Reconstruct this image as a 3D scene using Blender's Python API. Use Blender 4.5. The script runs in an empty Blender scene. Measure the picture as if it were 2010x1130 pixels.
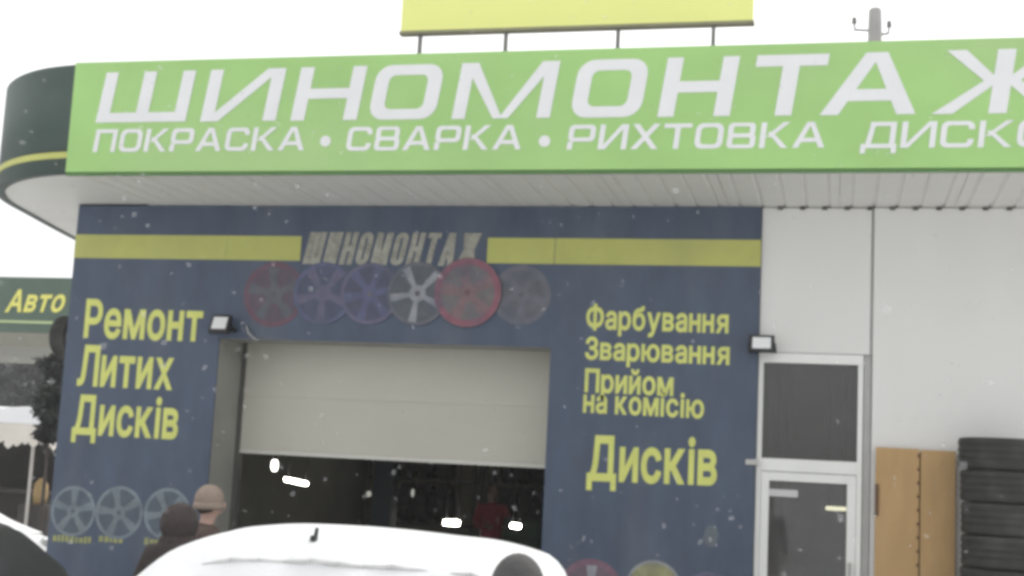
import bpy, bmesh, math, random
from mathutils import Vector, Matrix
from math import sin, cos, pi, radians, sqrt
random.seed(7)
sc = bpy.context.scene
C = sc.collection

# ------------------------------------------------------------------ camera
EYE = Vector((0.0, -12.3, 2.0))
F, YAW, PITCH, ROLL = 2598.7, -0.24642, 0.13157, 0.05048       # focal length in pixels of the 2010 px photo
_fw = Vector((sin(YAW)*cos(PITCH), cos(YAW)*cos(PITCH), sin(PITCH)))
_r0 = Vector((cos(YAW), -sin(YAW), 0)); _u0 = _r0.cross(_fw)
_rt = _r0*cos(ROLL) + _u0*sin(ROLL); _up = -_r0*sin(ROLL) + _u0*cos(ROLL)
cam = bpy.data.cameras.new('camera'); cam_o = bpy.data.objects.new('camera', cam); C.objects.link(cam_o)
cam.sensor_width = 36.0; cam.lens = 36.0*F/2010.0; cam.clip_start = 0.05; cam.clip_end = 3000
m3 = Matrix((_rt, _up, -_fw)).transposed(); cam_o.matrix_world = Matrix.Translation(EYE) @ m3.to_4x4()
sc.camera = cam_o
sc.cycles.filter_width = 3.8          # the photograph is a soft video still

def ray(px, py):
    return _rt*((px-1005.0)/F) - _up*((py-565.0)/F) + _fw
def P(px, py, Y=0.0):                 # pixel -> point on the plane y = Y (the wall or thing it touches)
    d = ray(px, py); return EYE + d*((Y-EYE.y)/d.y)
def PZ(px, py, Z):                    # pixel -> point on the plane z = Z
    d = ray(px, py); return EYE + d*((Z-EYE.z)/d.z)

# ------------------------------------------------------------------ sky, sun, exposure
SUN_EL, SUN_ROT = radians(50), radians(15)
w = bpy.data.worlds.new('World'); sc.world = w; w.use_nodes = True
nt = w.node_tree; nt.nodes.clear()
sky = nt.nodes.new('ShaderNodeTexSky'); sky.sky_type = 'NISHITA'; sky.sun_disc = False
sky.sun_elevation = SUN_EL; sky.sun_rotation = SUN_ROT; sky.air_density = 1.0; sky.dust_density = 6.0; sky.ozone_density = 1.0
hs = nt.nodes.new('ShaderNodeHueSaturation'); hs.inputs['Saturation'].default_value = 0.06
bg = nt.nodes.new('ShaderNodeBackground'); bg.inputs['Strength'].default_value = 0.15
wo = nt.nodes.new('ShaderNodeOutputWorld')
gm = nt.nodes.new('ShaderNodeGamma'); gm.inputs['Gamma'].default_value = 0.25     # a closed cloud deck evens the clear sky's gradient out
nt.links.new(sky.outputs[0], hs.inputs['Color']); nt.links.new(hs.outputs[0], gm.inputs['Color']); nt.links.new(gm.outputs[0], bg.inputs['Color']); nt.links.new(bg.outputs[0], wo.inputs[0])
sl = bpy.data.lights.new('sun', 'SUN'); sl.energy = 0.5; sl.angle = radians(40); sl.color = (1, .98, .95)
so = bpy.data.objects.new('sun', sl); C.objects.link(so)
_sd = Vector((sin(SUN_ROT)*cos(SUN_EL), cos(SUN_ROT)*cos(SUN_EL), sin(SUN_EL)))
so.rotation_euler = _sd.to_track_quat('Z', 'Y').to_euler(); so.location = (0, -20, 30)
vs = sc.view_settings; vs.view_transform = 'Standard'; vs.look = 'None'; vs.exposure = 2.5; vs.gamma = 1.0; vs.use_curve_mapping = False

# ------------------------------------------------------------------ materials
MATS = {}
def mat(name, col, rough=.6, var=.08, scale=3.0, bump=0.0, metal=0.0, emit=0.0, alpha=1.0, spec=.5, stain=None, stain_amt=.3, stretch=(1, 1, 1)):
    if name in MATS: return MATS[name]
    m = bpy.data.materials.new(name); m.use_nodes = True; n = m.node_tree.nodes; l = m.node_tree.links
    b = n['Principled BSDF']; b.inputs['Roughness'].default_value = rough; b.inputs['Metallic'].default_value = metal
    b.inputs['Specular IOR Level'].default_value = spec
    tc = n.new('ShaderNodeTexCoord'); mp = n.new('ShaderNodeMapping'); mp.inputs['Scale'].default_value = stretch
    l.new(tc.outputs['Object'], mp.inputs[0])
    nz = n.new('ShaderNodeTexNoise'); nz.inputs['Scale'].default_value = scale; nz.inputs['Detail'].default_value = 6; nz.inputs['Roughness'].default_value = .6
    l.new(mp.outputs[0], nz.inputs['Vector'])
    rp = n.new('ShaderNodeValToRGB'); rp.color_ramp.elements[0].position = .25; rp.color_ramp.elements[1].position = .75
    c0 = [max(0, x*(1-var)) for x in col]; c1 = [min(1, x*(1+var)) for x in col]
    rp.color_ramp.elements[0].color = (*c0, 1); rp.color_ramp.elements[1].color = (*c1, 1)
    l.new(nz.outputs['Fac'], rp.inputs[0]); out = rp.outputs[0]
    if stain:
        n2 = n.new('ShaderNodeTexNoise'); n2.inputs['Scale'].default_value = scale*.45; n2.inputs['Detail'].default_value = 8
        l.new(mp.outputs[0], n2.inputs['Vector'])
        r2 = n.new('ShaderNodeValToRGB'); r2.color_ramp.elements[0].position = .5; r2.color_ramp.elements[1].position = .75
        r2.color_ramp.elements[0].color = (0, 0, 0, 1); r2.color_ramp.elements[1].color = (stain_amt,)*3+(1,)
        l.new(n2.outputs['Fac'], r2.inputs[0])
        mx = n.new('ShaderNodeMixRGB'); mx.inputs[2].default_value = (*stain, 1)
        l.new(r2.outputs[0], mx.inputs[0]); l.new(out, mx.inputs[1]); out = mx.outputs[0]
    l.new(out, b.inputs['Base Color'])
    if bump:
        bp = n.new('ShaderNodeBump'); bp.inputs['Strength'].default_value = bump; bp.inputs['Distance'].default_value = .02
        l.new(nz.outputs['Fac'], bp.inputs['Height']); l.new(bp.outputs[0], b.inputs['Normal'])
    if emit:
        b.inputs['Emission Color'].default_value = (*col, 1); b.inputs['Emission Strength'].default_value = emit
    if alpha < 1: b.inputs['Alpha'].default_value = alpha
    MATS[name] = m; return m
def glass(name, tint=(.5, .52, .52), see=.5, rough=.03, dirt=.0):
    m = bpy.data.materials.new(name); m.use_nodes = True; n = m.node_tree.nodes; l = m.node_tree.links; n.clear()
    o = n.new('ShaderNodeOutputMaterial'); tr = n.new('ShaderNodeBsdfTransparent'); tr.inputs[0].default_value = (*[x*see for x in tint], 1)
    gl = n.new('ShaderNodeBsdfGlossy'); gl.inputs['Roughness'].default_value = rough; fr = n.new('ShaderNodeFresnel'); fr.inputs[0].default_value = 1.5
    mx = n.new('ShaderNodeMixShader')
    nz = n.new('ShaderNodeTexNoise'); nz.inputs['Scale'].default_value = 2.5; nz.inputs['Detail'].default_value = 3
    bp = n.new('ShaderNodeBump'); bp.inputs['Strength'].default_value = .05; bp.inputs['Distance'].default_value = .02
    l.new(nz.outputs['Fac'], bp.inputs['Height']); l.new(bp.outputs[0], gl.inputs['Normal'])
    l.new(fr.outputs[0], mx.inputs[0]); l.new(tr.outputs[0], mx.inputs[1]); l.new(gl.outputs[0], mx.inputs[2]); df = n.new('ShaderNodeBsdfDiffuse'); df.inputs[0].default_value = (.55, .55, .53, 1); m2 = n.new('ShaderNodeMixShader'); m2.inputs[0].default_value = dirt
    l.new(mx.outputs[0], m2.inputs[1]); l.new(df.outputs[0], m2.inputs[2]); l.new(m2.outputs[0], o.inputs[0])
    return m

BLUE = mat('blue_cladding_paint', (.064, .089, .140), .5, .20, 2.6, .06, stain=(.14, .155, .17), stain_amt=.4, stretch=(1.3, 1, .5))
YEL = mat('yellow_stripe_paint', (.49, .51, .14), .55, .10, 2.2, stain=(.33, .33, .17), stain_amt=.4)
LET_Y = mat('yellow_lettering', (.66, .70, .19), .55, .10, 5)
GREEN = mat('lime_banner_vinyl', (.34, .58, .195), .5, .09, 1.3, .05, stain=(.43, .55, .30), stain_amt=.5, stretch=(.6, 1, 1))
LET_W = mat('white_lettering', (.76, .77, .78), .5, .04, 3)
DKGREEN = mat('dark_green_panel', (.03, .06, .05), .55, .2, 1.5, stain=(.10, .13, .12), stain_amt=.4)
SOFF = mat('soffit_sheet_steel', (.76, .755, .71), .5, .06, 1.2, .02)
WHITEW = mat('white_wall_panel', (.77, .77, .75), .6, .04, .8, .03, stain=(.60, .60, .55), stain_amt=.45, stretch=(1, 1, .5))
GREYW = mat('grey_render', (.34, .34, .31), .8, .12, 2.5, .1)
SHUT = mat('cream_gate_panel', (.56, .55, .475), .5, .06, 1.0, .03, stain=(.46, .445, .37), stain_amt=.4, stretch=(.6, 1, 1.3))
PVC = mat('white_pvc', (.84, .85, .82), .4, .05, 2)
TRIM = mat('grey_trim', (.42, .42, .41), .6, .12, 3)
BLACK = mat('black_housing', (.02, .02, .022), .5, .2, 6)
LENS = mat('frosted_lamp_glass', (.80, .82, .82), .25, .03, 8)
YBOARD = mat('yellow_sign_face', (.84, .88, .30), .5, .03, .8)
STEEL = mat('grey_steel', (.16, .16, .155), .5, .2, 6, metal=.3)
CONC = mat('grey_concrete_post', (.38, .375, .365), .85, .15, 5, .1)
TAN = mat('tan_board', (.50, .325, .15), .75, .12, 2.2, .05, stain=(.46, .34, .22), stain_amt=.5, stretch=(2.5, 1, .7))
RUB = mat('tyre_rubber', (.035, .036, .033), .75, .25, 7, .15, stain=(.10, .10, .095), stain_amt=.5)
SNOW = mat('snow', (.79, .80, .81), .8, .03, 6, .35)
DARKIN = mat('dark_interior_wall', (.52, .50, .37), .8, .3, 1.5, .1, stain=(.28, .27, .2), stain_amt=.7)
FLOORIN = mat('garage_floor', (.2, .2, .185), .7, .3, 3, .1)
LAMP = mat('lamp_glow', (1, .97, .86), .4, 0, 1, emit=8)
LAMPW = mat('warm_lamp_glow', (1, .90, .62), .4, 0, 1, emit=.35)
SKIN = mat('skin', (.50, .33, .27), .55, .08, 12, .05)
GLASS = glass('window_glass', see=1.5, dirt=.10)
CARGLASS = glass('car_glass', see=.25, dirt=.06, rough=.25)

# ------------------------------------------------------------------ helpers
def tag(o, label=None, cat=None, group=None, kind=None):
    if label: o['label'] = label
    if cat: o['category'] = cat
    if group: o['group'] = group
    if kind: o['kind'] = kind
    return o
def empty(name, loc=(0, 0, 0), rz=0, label=None, cat=None, group=None):
    o = bpy.data.objects.new(name, None); C.objects.link(o); o.location = loc; o.rotation_euler = (0, 0, rz); o.empty_display_size = .2
    return tag(o, label, cat, group)
def mobj(name, me, parent=None, mats=()):
    o = bpy.data.objects.new(name, me); C.objects.link(o)
    for m in mats:
        if me.materials.find(m.name) < 0: me.materials.append(m)
    if parent: o.parent = parent
    return o
def obj(name, bm, mats, parent=None, smooth=False, bevel=0, at=None):
    me = bpy.data.meshes.new(name); bm.normal_update(); bm.to_mesh(me); bm.free()
    if not isinstance(mats, (list, tuple)): mats = [mats]
    for m in mats: me.materials.append(m)
    if smooth:
        for p in me.polygons: p.use_smooth = True
    o = mobj(name, me, parent)
    if at is not None: o.location = at
    if bevel:
        b = o.modifiers.new('bevel', 'BEVEL'); b.width = bevel; b.segments = 2; b.limit_method = 'ANGLE'
    return o
def bx(bm, x0, x1, y0, y1, z0, z1, mi=0):
    v = [bm.verts.new((x, y, z)) for x in (x0, x1) for y in (y0, y1) for z in (z0, z1)]
    for q in ((0, 1, 3, 2), (4, 6, 7, 5), (0, 4, 5, 1), (2, 3, 7, 6), (0, 2, 6, 4), (1, 5, 7, 3)):
        f = bm.faces.new([v[i] for i in q]); f.material_index = mi
    return v
def box(name, x0, x1, y0, y1, z0, z1, m, parent=None, bevel=0):
    bm = bmesh.new(); bx(bm, x0, x1, y0, y1, z0, z1); return obj(name, bm, m, parent, bevel=bevel)
def tube(bm, a, b, r0, r1=None, seg=10, mi=0, cap=True):
    a = Vector(a); b = Vector(b); r1 = r0 if r1 is None else r1
    d = (b-a).normalized(); s = d.orthogonal().normalized(); t = d.cross(s)
    A = [bm.verts.new(a+(s*cos(2*pi*i/seg)+t*sin(2*pi*i/seg))*r0) for i in range(seg)]
    B = [bm.verts.new(b+(s*cos(2*pi*i/seg)+t*sin(2*pi*i/seg))*r1) for i in range(seg)]
    for i in range(seg):
        f = bm.faces.new((A[i], A[(i+1) % seg], B[(i+1) % seg], B[i])); f.material_index = mi
    if cap:
        bm.faces.new(A[::-1]).material_index = mi; bm.faces.new(B).material_index = mi
def lathe(bm, prof, seg=24, axis='Z', mi=0, close=True):
    rings = []
    for r, h in prof:
        ring = []
        for i in range(seg):
            a = 2*pi*i/seg
            p = (r*cos(a), r*sin(a), h) if axis == 'Z' else (h, r*cos(a), r*sin(a)) if axis == 'X' else (r*cos(a), h, r*sin(a))
            ring.append(bm.verts.new(p))
        rings.append(ring)
    n = len(rings)
    for k in range(n if close else n-1):
        A, B = rings[k], rings[(k+1) % n]
        for i in range(seg):
            bm.faces.new((A[i], A[(i+1) % seg], B[(i+1) % seg], B[i])).material_index = mi
    return rings
def ellipsoid(bm, c, r, useg=16, vseg=10, mi=0, v0=-.5, v1=.5):
    rows = []
    for j in range(vseg+1):
        ph = pi*(v0+(v1-v0)*j/vseg)
        rows.append([bm.verts.new((c[0]+r[0]*cos(ph)*cos(2*pi*i/useg), c[1]+r[1]*cos(ph)*sin(2*pi*i/useg), c[2]+r[2]*sin(ph))) for i in range(useg)])
    for j in range(vseg):
        for i in range(useg):
            try: bm.faces.new((rows[j][i], rows[j][(i+1) % useg], rows[j+1][(i+1) % useg], rows[j+1][i])).material_index = mi
            except ValueError: pass
def copy_tree(o, parent=None):
    c = o.copy(); C.objects.link(c); c.parent = parent
    for ch in [x for x in C.objects if x.parent is o]: copy_tree(ch, c)
    return c

# ---- flat print and letters: every stroke is a thin slab facing -y, proud of its wall
def slab(bm, pts, y, th=.003, mi=0):
    # convex or simple polygon of (x, z) points
    n = len(pts)
    a = [bm.verts.new((p[0], y, p[1])) for p in pts]; b = [bm.verts.new((p[0], y+th, p[1])) for p in pts]
    bm.faces.new(a).material_index = mi
    for i in range(n): bm.faces.new((a[i], b[i], b[(i+1) % n], a[(i+1) % n])).material_index = mi
def strip(bm, outer, inner, y, th=.003, mi=0, closed=True):
    n = len(outer)
    oa = [bm.verts.new((p[0], y, p[1])) for p in outer]; ia = [bm.verts.new((p[0], y, p[1])) for p in inner]
    ob = [bm.verts.new((p[0], y+th, p[1])) for p in outer]; ib = [bm.verts.new((p[0], y+th, p[1])) for p in inner]
    for i in range(n if closed else n-1):
        j = (i+1) % n
        bm.faces.new((oa[i], oa[j], ia[j], ia[i])).material_index = mi
        bm.faces.new((oa[i], ob[i], ob[j], oa[j])).material_index = mi
        bm.faces.new((ia[i], ia[j], ib[j], ib[i])).material_index = mi
def rrect(x0, x1, y0, y1, r, k=5):
    pts = []
    for cx, cy, a0 in ((x1-r, y0+r, -90), (x1-r, y1-r, 0), (x0+r, y1-r, 90), (x0+r, y0+r, 180)):
        for i in range(k+1):
            a = radians(a0+90*i/k); pts.append((cx+r*cos(a), cy+r*sin(a)))
    return pts
def B(x0, y0, x1, y1): return ('p', [(x0, y0), (x1, y0), (x1, y1), (x0, y1)])
def Q(x0, x1, y0, a0, a1, y1): return ('p', [(x0, y0), (x1, y0), (a1, y1), (a0, y1)])
def RING(x0, x1, y0, y1, r, v, h):
    r = min(r, (x1-x0)*.49, (y1-y0)*.49); ri = min(max(.02, r-.6*max(v, h)), (x1-x0-2*v)*.49, (y1-y0-2*h)*.49)
    return ('r', rrect(x0, x1, y0, y1, r), rrect(x0+v, x1-v, y0+h, y1-h, ri))
def glyph(c, W, v, h):
    m = W/2
    if c == 'Ш': return [B(0, h, v, 1), B(m-v/2, h, m+v/2, 1), B(W-v, h, W, 1), B(0, 0, W, h)]
    if c == 'И': return [B(0, 0, v, 1), B(W-v, 0, W, 1), Q(v*.3, v*1.35, 0, W-v*1.35, W-v*.3, 1)]
    if c == 'Н': return [B(0, 0, v, 1), B(W-v, 0, W, 1), B(v, .5-h/2, W-v, .5+h/2)]
    if c == 'О': return [RING(0, W, 0, 1, .28, v, h)]
    if c == 'М': return [B(0, 0, v*.9, 1), B(W-v*.9, 0, W, 1), Q(m-v*.5, m+v*.12, 0, v*.2, v*1.15, 1), Q(m-v*.12, m+v*.5, 0, W-v*1.15, W-v*.2, 1)]
    if c == 'Т': return [B(0, 1-h, W, 1), B(m-v/2, 0, m+v/2, 1-h)]
    if c == 'А': return [Q(0, v*1.08, 0, m-v*.62, m+v*.3, 1), Q(W-v*1.08, W, 0, m-v*.3, m+v*.62, 1), B(W*.24, .22, W*.76, .22+h)]
    if c == 'Ж': return [B(m-v/2, 0, m+v/2, 1), Q(0, v*1.15, 0, m-v*.95, m-v*.1, .52), Q(m-v*.95, m-v*.1, .5, W*.04, W*.04+v*1.1, 1), Q(W-v*1.15, W, 0, m+v*.1, m+v*.95, .52), Q(m+v*.1, m+v*.95, .5, W*.96-v*1.1, W*.96, 1)]
    if c == 'П': return [B(0, 0, v, 1-h), B(W-v, 0, W, 1-h), B(0, 1-h, W, 1)]
    if c == 'К': return [B(0, 0, v, 1), Q(v, v*1.9, .42, W-v*1.25, W, 1), Q(W-v*1.2, W, 0, v*1.2, v*2.2, .62)]
    if c == 'Р': return [B(0, 0, v, .32), RING(0, W, .32, 1, .2, v, h)]
    if c == 'С': return [('s', rrect(0, W, 0, 1, .25)[3:-0 or None], None)]
    if c == 'В': return [RING(0, W*.96, .5-h*.4, 1, .17, v, h*.9), RING(0, W, 0, .5+h*.4, .17, v, h*.9)]
    if c == 'Х': return [Q(0, v*1.2, 0, W-v*1.2, W, 1), Q(W-v*1.2, W, 0, 0, v*1.2, 1)]
    if c == 'Д': return [B(-.03, 0, W+.03, h), B(-.03, -.2, v*.75, 0), B(W-v*.75+.0, -.2, W+.03, 0), Q(W*.1, W*.1+v, h, W*.2, W*.2+v*.9, 1-h), B(W-v-.04, h, W-.04, 1-h), B(W*.2, 1-h, W-.04, 1)]
    raise KeyError(c)
def letter(parent, c, x0, x1, z0, z1, y, m, v, h, shear=.14, name='letter', th=.003, squash=1):
    H = z1-z0; W = (x1-x0)/H; bm = bmesh.new(); k = 0
    def T(p): return (x0+p[0]*H+shear*p[1]*H, z0+p[1]*H)
    if c == 'С':
        o = rrect(0, W, 0, 1, .25); i = rrect(v, W-v, h, 1-h, .1)
        # open ring: drop the middle of the right side
        o2 = o[6:] + o[:6]; i2 = i[6:] + i[:6]
        o3 = [(W, .68)] + o2 + [(W, .32)]; i3 = [(W-v, .68)] + i2 + [(W-v, .32)]
        strip(bm, [T(p) for p in o3], [T(p) for p in i3], y, th, closed=False)
    else:
        for g in glyph(c, W, v, h):
            yy = y-.0004*k; k += 1
            if g[0] == 'p': slab(bm, [T(p) for p in g[1]], yy, th)
            else: strip(bm, [T(p) for p in g[1]], [T(p) for p in g[2]], yy, th)
    return obj(name, bm, m, parent)
RELW = {'Ш': 1.35, 'И': 1.05, 'М': 1.25, 'Ж': 1.45, 'А': 1.12, 'Т': 1.0, 'Д': 1.05}
def word(parent, text, x0, x1, z0, z1, y, m, v, h, shear, gap=.13):
    H = z1-z0; ws = [RELW.get(c, 1.0) for c in text]; g = gap*H
    k = (x1-x0-g*(len(text)-1))/sum(ws); x = x0
    for c, q in zip(text, ws):
        letter(parent, c, x, x+q*k, z0, z1, y, m, v, h, shear); x += q*k+g
_font_cache = {}
def font_mesh(ch, off):
    """outline of a character from the built-in font, filled by constrained Delaunay and winding number"""
    from mathutils.geometry import delaunay_2d_cdt
    if (ch, off) in _font_cache: return _font_cache[(ch, off)]
    cu = bpy.data.curves.new('glyph', 'FONT'); cu.body = ch; cu.size = 1; cu.fill_mode = 'NONE'; cu.resolution_u = 4
    ob = bpy.data.objects.new('glyph', cu); C.objects.link(ob)
    dg = bpy.context.evaluated_depsgraph_get(); dg.update()
    me = bpy.data.meshes.new_from_object(ob.evaluated_get(dg))
    co = [v.co.to_2d() for v in me.vertices]; ed = [tuple(e.vertices) for e in me.edges]
    bpy.data.objects.remove(ob); bpy.data.curves.remove(cu); bpy.data.meshes.remove(me)
    nx = {i: j for i, j in ed}; pv = {j: i for i, j in ed}
    area = sum(co[i].x*co[j].y-co[j].x*co[i].y for i, j in ed); sg = 1 if area > 0 else -1
    new = list(co)
    for i in range(len(co)):                       # embolden: move every outline point outwards
        d0 = (co[i]-co[pv[i]]).normalized(); d1 = (co[nx[i]]-co[i]).normalized(); n0 = Vector((d0.y, -d0.x))*sg; n1 = Vector((d1.y, -d1.x))*sg
        b_ = n0+n1; b_ = b_.normalized() if b_.length > 1e-4 else n0
        new[i] = co[i]+b_*off/max(.5, b_.dot(n0))
    co = new
    vo, _, fo, _, _, _ = delaunay_2d_cdt(co, ed, [], 0, 1e-5)
    def inside(p):
        wn = 0
        for i, j in ed:
            a, b = co[i], co[j]
            cr_ = (b.x-a.x)*(p.y-a.y)-(b.y-a.y)*(p.x-a.x)
            if a.y <= p.y < b.y and cr_ > 0: wn += 1
            elif b.y <= p.y < a.y and cr_ < 0: wn -= 1
        return wn != 0
    fs = [tuple(f) for f in fo if inside((vo[f[0]]+vo[f[1]]+vo[f[2]])/3)]
    used = sorted({i for f in fs for i in f}); ix = {u: k for k, u in enumerate(used)}
    vs_ = [vo[u].to_3d() for u in used]; fs = [tuple(ix[i] for i in f) for f in fs]
    _font_cache[(ch, off)] = (vs_, fs); return vs_, fs
def print_word(parent, text, x0, x1, zb0, zb1, cap, y, m, off=.03, shear=0, track=.04, capunit=.70):
    """flat printed word: baseline from (x0, zb0) to (x1, zb1), capital height cap"""
    s = cap/capunit; items = []; x = 0
    for ch in text:
        if ch == ' ': x += .28; continue
        vs_, fs = font_mesh(ch, off); a = min(v.x for v in vs_); b = max(v.x for v in vs_)
        items.append((x-a, vs_, fs)); x += b-a+track+.03
    tot = x-track-.03; sx = (x1-x0)/tot
    for dx, vs_, fs in items:
        bm = bmesh.new(); V = []
        for v in vs_:
            X = x0+(v.x+dx)*sx; t = (X-x0)/(x1-x0); V.append(bm.verts.new((X+shear*v.y*s, y, zb0+(zb1-zb0)*t+v.y*s)))
        for f in fs:
            try: bm.faces.new([V[i] for i in f])
            except ValueError: pass
        for f in bm.faces:
            f.normal_update()
        bmesh.ops.recalc_face_normals(bm, faces=bm.faces)
        obj('letter', bm, m, parent)
def disc_pts(cx, cz, r, n=40, ry=None): return [(cx+r*cos(2*pi*i/n), cz+(ry or r)*sin(2*pi*i/n)) for i in range(n)]
def wheel_print(parent, px, py, rpx, back, rim, spoke, hub, n=5, y=-.0245, rot=0, Y=0.0, rimw=.16, spw=.16):
    c = P(px, py, Y); r = (P(px+rpx, py, Y)-P(px-rpx, py, Y)).length/2
    bm = bmesh.new()
    slab(bm, disc_pts(c.x, c.z, r), y, .002, 0)
    strip(bm, disc_pts(c.x, c.z, r*.99), disc_pts(c.x, c.z, r*(1-rimw)), y-.001, .001, 1)
    for k in range(n):
        a = rot+2*pi*k/n; d = Vector((cos(a), sin(a))); t = Vector((-sin(a), cos(a)))
        q = [(d*r*.14+t*r*spw*.45), (d*r*.14-t*r*spw*.45), (d*r*(1-rimw)-t*r*spw), (d*r*(1-rimw)+t*r*spw)]
        slab(bm, [(c.x+p.x, c.z+p.y) for p in q][::-1], y-.0012-.0002*k, .001, 2)
    strip(bm, disc_pts(c.x, c.z, r*.27, 24), disc_pts(c.x, c.z, r*.09, 24), y-.0032, .001, 2)
    slab(bm, disc_pts(c.x, c.z, r*.09, 20), y-.0026, .001, 3)
    return obj('wheel_print', bm, [back, rim, spoke, hub], parent)

# ------------------------------------------------------------------ ground
bm = bmesh.new()
N = 40; S = 900
for i in range(N+1):
    for j in range(N+1):
        u = (i/N*2-1); v = (j/N*2-1); bm.verts.new((S*u*abs(u)**1.5, S*v*abs(v)**1.5, 0))
bm.verts.ensure_lookup_table()
for i in range(N):
    for j in range(N):
        a = i*(N+1)+j; bm.faces.new((bm.verts[a], bm.verts[a+N+1], bm.verts[a+N+2], bm.verts[a+1]))
GM = mat('trodden_snow', (.66, .66, .67), .85, .08, .6, .4, stain=(.14, .135, .13), stain_amt=.8)
tag(obj('ground', bm, GM), kind='structure')

# ------------------------------------------------------------------ the tyre shop
XL, XO, XR, XB, XD = -7.85, -6.13, -2.67, -.735, .265      # left end, opening, right pier end, blue end, door bay end
ZS, ZL = 4.48, 3.11                                           # soffit, lintel underside
REV = .62                                                      # depth of the gate reveal
XE = 7.5
shop = empty('tyre_shop', (0, 0, 0), label='blue and white tyre workshop with half open gate under a wide canopy', cat='building')
# piers, lintel, walls (grey render behind the cladding)
box('pier', XL, XO, .0, REV, 0, ZS-.006, GREYW, shop)
box('pier', XR, XB-.02, .0, REV, 0, ZS-.006, GREYW, shop)
box('lintel', XO+.002, XR-.002, .0, REV-.12, ZL+.004, ZS-.008, GREYW, shop)
cl = box('blue_cladding', XL-.01, XO+.01, -.022, -.002, 0, ZS-.004, BLUE, shop); cl['label'] = 'left blue cladding with yellow words'
cm = box('blue_cladding', XO+.0105, XR-.0105, -.022, -.002, ZL, ZS-.004, BLUE, shop); cm['label'] = 'blue cladding above the gate with faded wheel pictures'
cr = box('blue_cladding', XR-.01, XB, -.022, -.002, 0, ZS-.004, BLUE, shop); cr['label'] = 'right blue cladding with yellow words'
# yellow stripes
Z0, Z1 = 3.915, 4.165
tx0, tx1 = P(592, 490).x, P(958, 490).x
for par, a, b in ((cl, XL-.012, XO+.011), (cm, XO+.015, tx0), (cm, tx1, XR-.015), (cr, XR-.008, XB+.002)):
    box('yellow_stripe', a, b, -.026, -.0222, Z0, Z1, YEL, par)
# blurred word between the stripes
LET_G = mat('faded_grey_lettering', (.33, .33, .28), .6, .4, 14)
zz0, zz1 = P(770, 521).z, P(770, 457).z
word(cm, 'ШИНОМОНТАЖ', tx0+.03, tx1-.12, zz0, zz1, -.0262, LET_G, .17, .16, .2, .10)
# faded wheel pictures
FADED = {'print_plum', 'print_navy', 'print_violet', 'print_slate', 'print_grey_rose', 'print_grey', 'print_dark_red', 'print_pale_grey', 'print_mid_grey', 'print_hub', 'print_blue', 'print_lilac', 'print_spoke_grey'}
def flat(n, c, var=.2):
    c = [a*.88+b*.12 for a, b in zip(c, (.075, .095, .14))] if n in FADED else c
    return mat(n, c, .6, var, 9, stain=(.075, .095, .14), stain_amt=.65)     # sun-faded print, the wall shows through in patches
wb1 = flat('print_plum', (.115, .08, .11)); wb2 = flat('print_navy', (.075, .088, .15)); wb3 = flat('print_violet', (.083, .085, .14))
wb4 = flat('print_slate', (.10, .115, .13)); wb5 = flat('print_grey_rose', (.17, .155, .155)); wb6 = flat('print_grey', (.115, .122, .14))
r_red = flat('print_red', (.25, .10, .135)); r_dred = flat('print_dark_red', (.16, .075, .10)); r_pale = flat('print_pale_grey', (.32, .335, .36)); r_mid = flat('print_mid_grey', (.145, .145, .175)); hubd = flat('print_hub', (.11, .10, .115))
r_blu = flat('print_blue', (.11, .12, .22)); r_vio = flat('print_lilac', (.14, .13, .21)); s_gry = flat('print_spoke_grey', (.195, .19, .185))
wheel_print(cm, 540, 578, 60, wb1, r_dred, wb6, hubd, 5, rot=.4, y=-.0245)
wheel_print(cm, 636, 576, 58, wb2, r_blu, r_vio, r_vio, 5, rot=.9, y=-.030, rimw=.12)
wheel_print(cm, 728, 577, 58, wb3, r_vio, r_blu, r_mid, 6, rot=.2, y=-.0355, rimw=.12)
wheel_print(cm, 822, 577, 60, wb4, r_mid, r_pale, hubd, 5, rot=.8, y=-.041, rimw=.10, spw=.13)
wheel_print(cm, 920, 575, 66, wb5, r_red, flat('print_dusty_pink', (.20, .135, .15)), r_dred, 5, rot=.5, y=-.0465, rimw=.2, spw=.2)
wheel_print(cm, 1024, 579, 58, wb6, r_mid, r_mid, hubd, 5, rot=1.0, y=-.0245, rimw=.2)
# pale wheels low on the left pier, yellow captions under them
p_bk = flat('print_blue_grey', (.085, .11, .14)); p_rm = flat('print_light_blue_grey', (.20, .245, .275)); p_sp = flat('print_spoke_blue_grey', (.175, .215, .24))
for px, py, r, rot in ((146, 1003, 44, .3), (236, 1006, 47, .55), (330, 1008, 46, .8)):
    wheel_print(cl, px, py, r, p_bk, p_rm, p_sp, p_bk, 5, rot=rot, rimw=.13, spw=.17)
for a, b, y0 in ((106, 180, 1056), (196, 246, 1057), (285, 345, 1062)):
    bm = bmesh.new(); x = a; k = 0
    while x < b-4:
        ww = random.uniform(6, 10); q0 = P(x, y0+6+random.uniform(-1, 1)+(x-a)*.06); q1 = P(x+ww, y0-7+random.uniform(-1, 3)+(x-a)*.06)
        slab(bm, [(q0.x, q0.z), (q1.x, q0.z), (q1.x, q1.z), (q0.x, q1.z)], -.0245-.0002*(k % 2), .002); x += ww+1.5; k += 1
    obj('caption', bm, flat('print_olive', (.36, .38, .13)), cl)
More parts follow.
